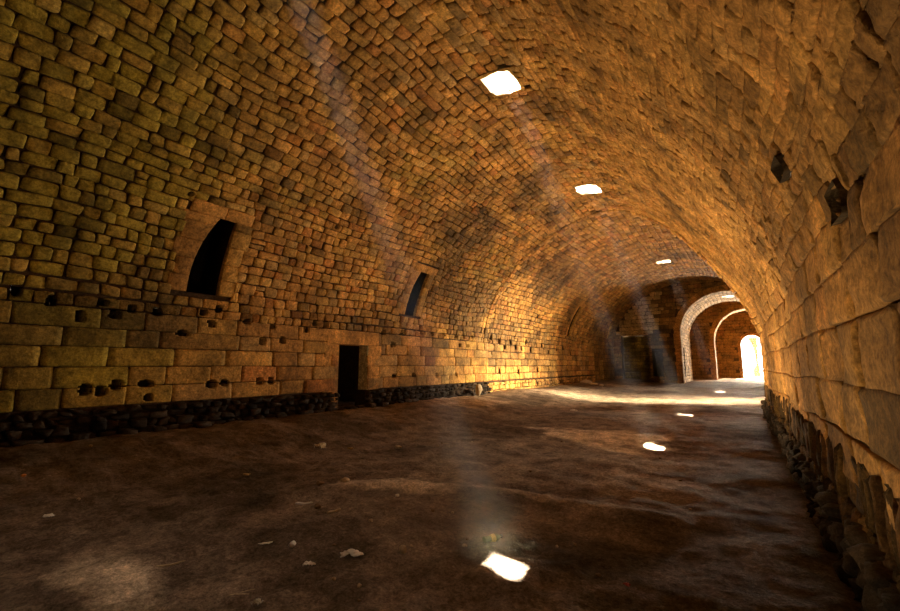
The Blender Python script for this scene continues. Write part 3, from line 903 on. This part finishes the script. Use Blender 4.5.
crumple('paper_flake', -3.05, 2.33, .10, .055, .02, M_PAPER, 'flat pale flake below the bright white pebble', 'litter', 8, rz=.6)
crumple('crumpled_tissue', -2.86, 2.62, .18, .09, .07, M_PLAST, 'crumpled white tissue with a trailing tail in the foreground', 'litter', 9, rz=.6)
rock('grey_stone', -2.55, 2.91, .04, .03, .035, M_ROCK, 'grey pointed lump right of the crumpled tissue', 'stone', seed=10)
rock('brown_pebble', -2.44, 2.31, .022, .018, .016, M_ROCK, 'tiny tan pebble near the bottom below the tissue', 'stone', seed=11)
crumple('paper_flake', -3.72, 2.36, .11, .03, .015, M_PAPER, 'thin grey paper sliver left of the bright white pebble', 'litter', 12, rz=1.0)
rock('orange_pebble', -7.82, 1.46, .03, .03, .02, M_ORANGE, 'small orange and white pebble at the far left edge', 'stone', seed=13)
crumple('paper_scrap', -6.26, 1.41, .10, .07, .03, M_PAPER, 'pale paper scrap at the left side of the dark floor', 'litter', 14, rz=.5)
rock('brown_pebble', -6.63, 1.74, .026, .02, .018, M_ROCK, 'dull pebble just above the left paper scrap', 'stone', seed=15)
rock('brown_pebble', -8.84, 2.4, .04, .03, .022, M_ROCK, 'lone pebble under the left rubble footing', 'stone', seed=16)
crumple('dry_leaf', -6.14, 3.53, .12, .07, .025, M_LEAF, 'curled dry leaf on the left dark floor', 'leaf', 17, rz=.3)
stick('straw', -3.07, 1.79, .16, .004, M_STICK, 'yellow straw stalk near the bottom left of centre', 'straw', rz=1.2, seed=18)
stick('straw', -3.02, 1.74, .13, .004, M_STICK, 'second shorter straw stalk lying beside the yellow one', 'straw', rz=.8, seed=19)
crumple('paper_scrap', -2.82, 1.75, .07, .045, .03, M_PAPER, 'crumpled grey paper scrap at the bottom edge', 'litter', 20, rz=.3)
stick('bleached_stick', -3.98, 1.68, .22, .010, M_STICK, 'thin bleached twig on the pale dusty patch at lower left', 'stick', rz=1.25, seed=21)
crumple('plastic_scrap', -5.13, 14.72, .22, .12, .07, M_PLAST, 'white plastic scrap far off in the middle of the hall', 'litter', 22)
rock('white_pebble', -1.54, 3.83, .014, .014, .012, M_PAPER, 'tiny white speck right of the greenish bottle', 'stone', seed=23)
crumple('plastic_scrap', -.86, 3.43, .04, .03, .02, M_RED, 'tiny red plastic scrap at the lower right', 'litter', 24)
rock('grey_stone', -4.62, 4.05, .08, .06, .04, M_ROCK, 'largest stone on the crest of the earth ridge', 'stone', seed=25)
rock('brown_stone', -4.75, 3.75, .07, .05, .035, M_ROCKD, 'dark brown stone at the left foot of the ridge', 'stone', seed=26)
rock('brown_stone', -4.15, 3.25, .05, .035, .03, M_ROCKD, 'dark stone between the two ridge end sticks', 'stone', seed=27)
rock('stone_block', -9.35, 15.3, .16, .14, .26, M_ROCK, 'upright pale stone block at the foot of the left wall', 'stone', seed=28, sink=.1)
for k, (x, y, s_, lab) in enumerate(((-9.1, 28.6, .42, 'largest pale boulder of the heap by the far left wall'), (-8.5, 28.4, .26, 'middle sized boulder right of the largest far left boulder'),
                                     (-8.1, 28.7, .18, 'smallest boulder at the right end of the far left heap'))):
    rock('boulder', x, y, s_, s_ * .7, s_ * .45, M_ROCK, lab, 'stone', 'boulders by the far left wall', seed=30 + k)
r = random.Random(99)
k = 0
while k < 34:
    x, y = r.uniform(-7.5, -.6), r.uniform(1.6, 9)
    if x < -1.1 * y - 1.2: continue
    s_ = r.uniform(.009, .022)
    m_ = r.choice([M_ROCK, M_ROCKD, M_ROCKD])
    rock('floor_pebble', x, y, s_ * 1.3, s_, s_ * .7, m_, 'tiny pebble trodden into the brown earth floor', 'stone', 'tiny pebbles on the earth floor', seed=100 + k)
    k += 1

# ------------------------------------------------------------------ dusty shafts of sunlight (thin haze where the beams fall)
mh = bpy.data.materials.new('dusty_air'); mh.use_nodes = True
nt = mh.node_tree
for n in list(nt.nodes): nt.nodes.remove(n)
out = nt.nodes.new('ShaderNodeOutputMaterial'); vs = nt.nodes.new('ShaderNodeVolumeScatter')
vs.inputs['Density'].default_value = .0058; vs.inputs['Color'].default_value = (.95, .92, .88, 1); vs.inputs['Anisotropy'].default_value = .2
nt.links.new(vs.outputs[0], out.inputs['Volume'])
for i, (P0, zt) in enumerate(shafts[1:5]):
    rad = .32; k = 16; V = []
    for z in (.30 if i == 9 else .02, P0[2] - .35):
        cx, cy = P0[0] + .12 + SUN_TO[0] * (z - P0[2]), P0[1] + .12 + SUN_TO[1] * (z - P0[2])
        for j in range(k):
            a = 2 * math.pi * j / k; V.append((cx + rad * math.cos(a), cy + rad * math.sin(a), z))
    F = [(j, (j + 1) % k, k + (j + 1) % k, k + j) for j in range(k)] + [tuple(range(k))[::-1], tuple(k + j for j in range(k))]
    o = mesh_obj('dust_haze', V, F, mh, smooth=False); o['kind'] = 'stuff'
    tag(o, ('dusty sunbeam nearest the viewer, crossing the upper left vault', 'dusty sunbeam under the largest roof hole', 'dusty sunbeam under the second roof hole',
            'dusty sunbeam under the small far roof hole')[i], 'haze')

# ------------------------------------------------------------------ lights
def area(name, loc, to, sx, sy, power, col, shape='RECTANGLE', spread=180):
    l = bpy.data.lights.new(name, 'AREA'); l.shape = shape; l.size = sx; l.size_y = sy; l.energy = power; l.color = col
    l.spread = math.radians(spread)
    o = bpy.data.objects.new(name, l); COL.objects.link(o); o.location = loc
    o.rotation_euler = (Vector(to) - Vector(loc)).to_track_quat('-Z', 'Y').to_euler()
    return o
sun = bpy.data.lights.new('sun', 'SUN'); sun.energy = 120; sun.angle = math.radians(.53); sun.color = (1, .93, .80)
so = bpy.data.objects.new('sun', sun); COL.objects.link(so)
so.rotation_euler = Vector(SUN_TO.tolist()).to_track_quat('Z', 'Y').to_euler(); so.location = (0, 0, 30)
WARM = (1, .75, .43)
# daylight down each roof opening, the added rear one included
for i, (P0, zt) in enumerate(shafts):
    area('skylight_%d' % i, (P0[0], P0[1], zt - .05), (P0[0], P0[1], 0), .6, .6, 110, (1, .88, .7))
# added lamps boosting the light thrown back up by each sunlit floor patch
for i, (P0, zt) in enumerate(shafts[:5]):
    x, y = P0[0] + .1 - SUN_TO[0] * P0[2], P0[1] + .1 - SUN_TO[1] * P0[2]
    l = area('patch_bounce_%d' % i, (x, y, fz(x, y) + .06), (x, y, 5), .4, .4, (9, 64, 215, 330, 110)[i], WARM)
    l.data.volume_factor = 0
# daylight through the side doorway and the far exit
area('side_daylight', (8.6, 27.7, 3.2), (3.2, 25.5, 1.7), 2.0, 2.4, 28000, (1, .80, .52))
area('exit_daylight', (.3, 63.5, 2.6), (.0, 50, 2.6), 3, 4.5, 17000, (1, .85, .66))

w = bpy.data.worlds.new('sky'); SC.world = w; w.use_nodes = True
nt = w.node_tree
for n in list(nt.nodes): nt.nodes.remove(n)
out = nt.nodes.new('ShaderNodeOutputWorld'); bg = nt.nodes.new('ShaderNodeBackground')
bg.inputs['Color'].default_value = (.95, .97, 1, 1); bg.inputs['Strength'].default_value = 4.0
nt.links.new(bg.outputs[0], out.inputs[0])

# ------------------------------------------------------------------ camera
cam = bpy.data.cameras.new('camera'); cam.sensor_width = 36; cam.lens = 420 / 900 * 36; cam.clip_start = .02; cam.clip_end = 300
co = bpy.data.objects.new('camera', cam); COL.objects.link(co)
co.location = (0, 0, 1.6); co.rotation_euler = (math.radians(90) + math.atan(59.5 / 420), 0, math.radians(35.3))
SC.camera = co
SC.view_settings.view_transform = 'Standard'; SC.view_settings.look = 'None'; SC.view_settings.gamma = 1; SC.view_settings.use_curve_mapping = False
SC.view_settings.exposure = 0.15
SC.cycles.use_denoising = True
SC.cycles.sample_clamp_indirect = 3.0
SC.cycles.max_bounces = 8
SC.cycles.caustics_reflective = False
SC.cycles.caustics_refractive = False
SC.cycles.volume_bounces = 0
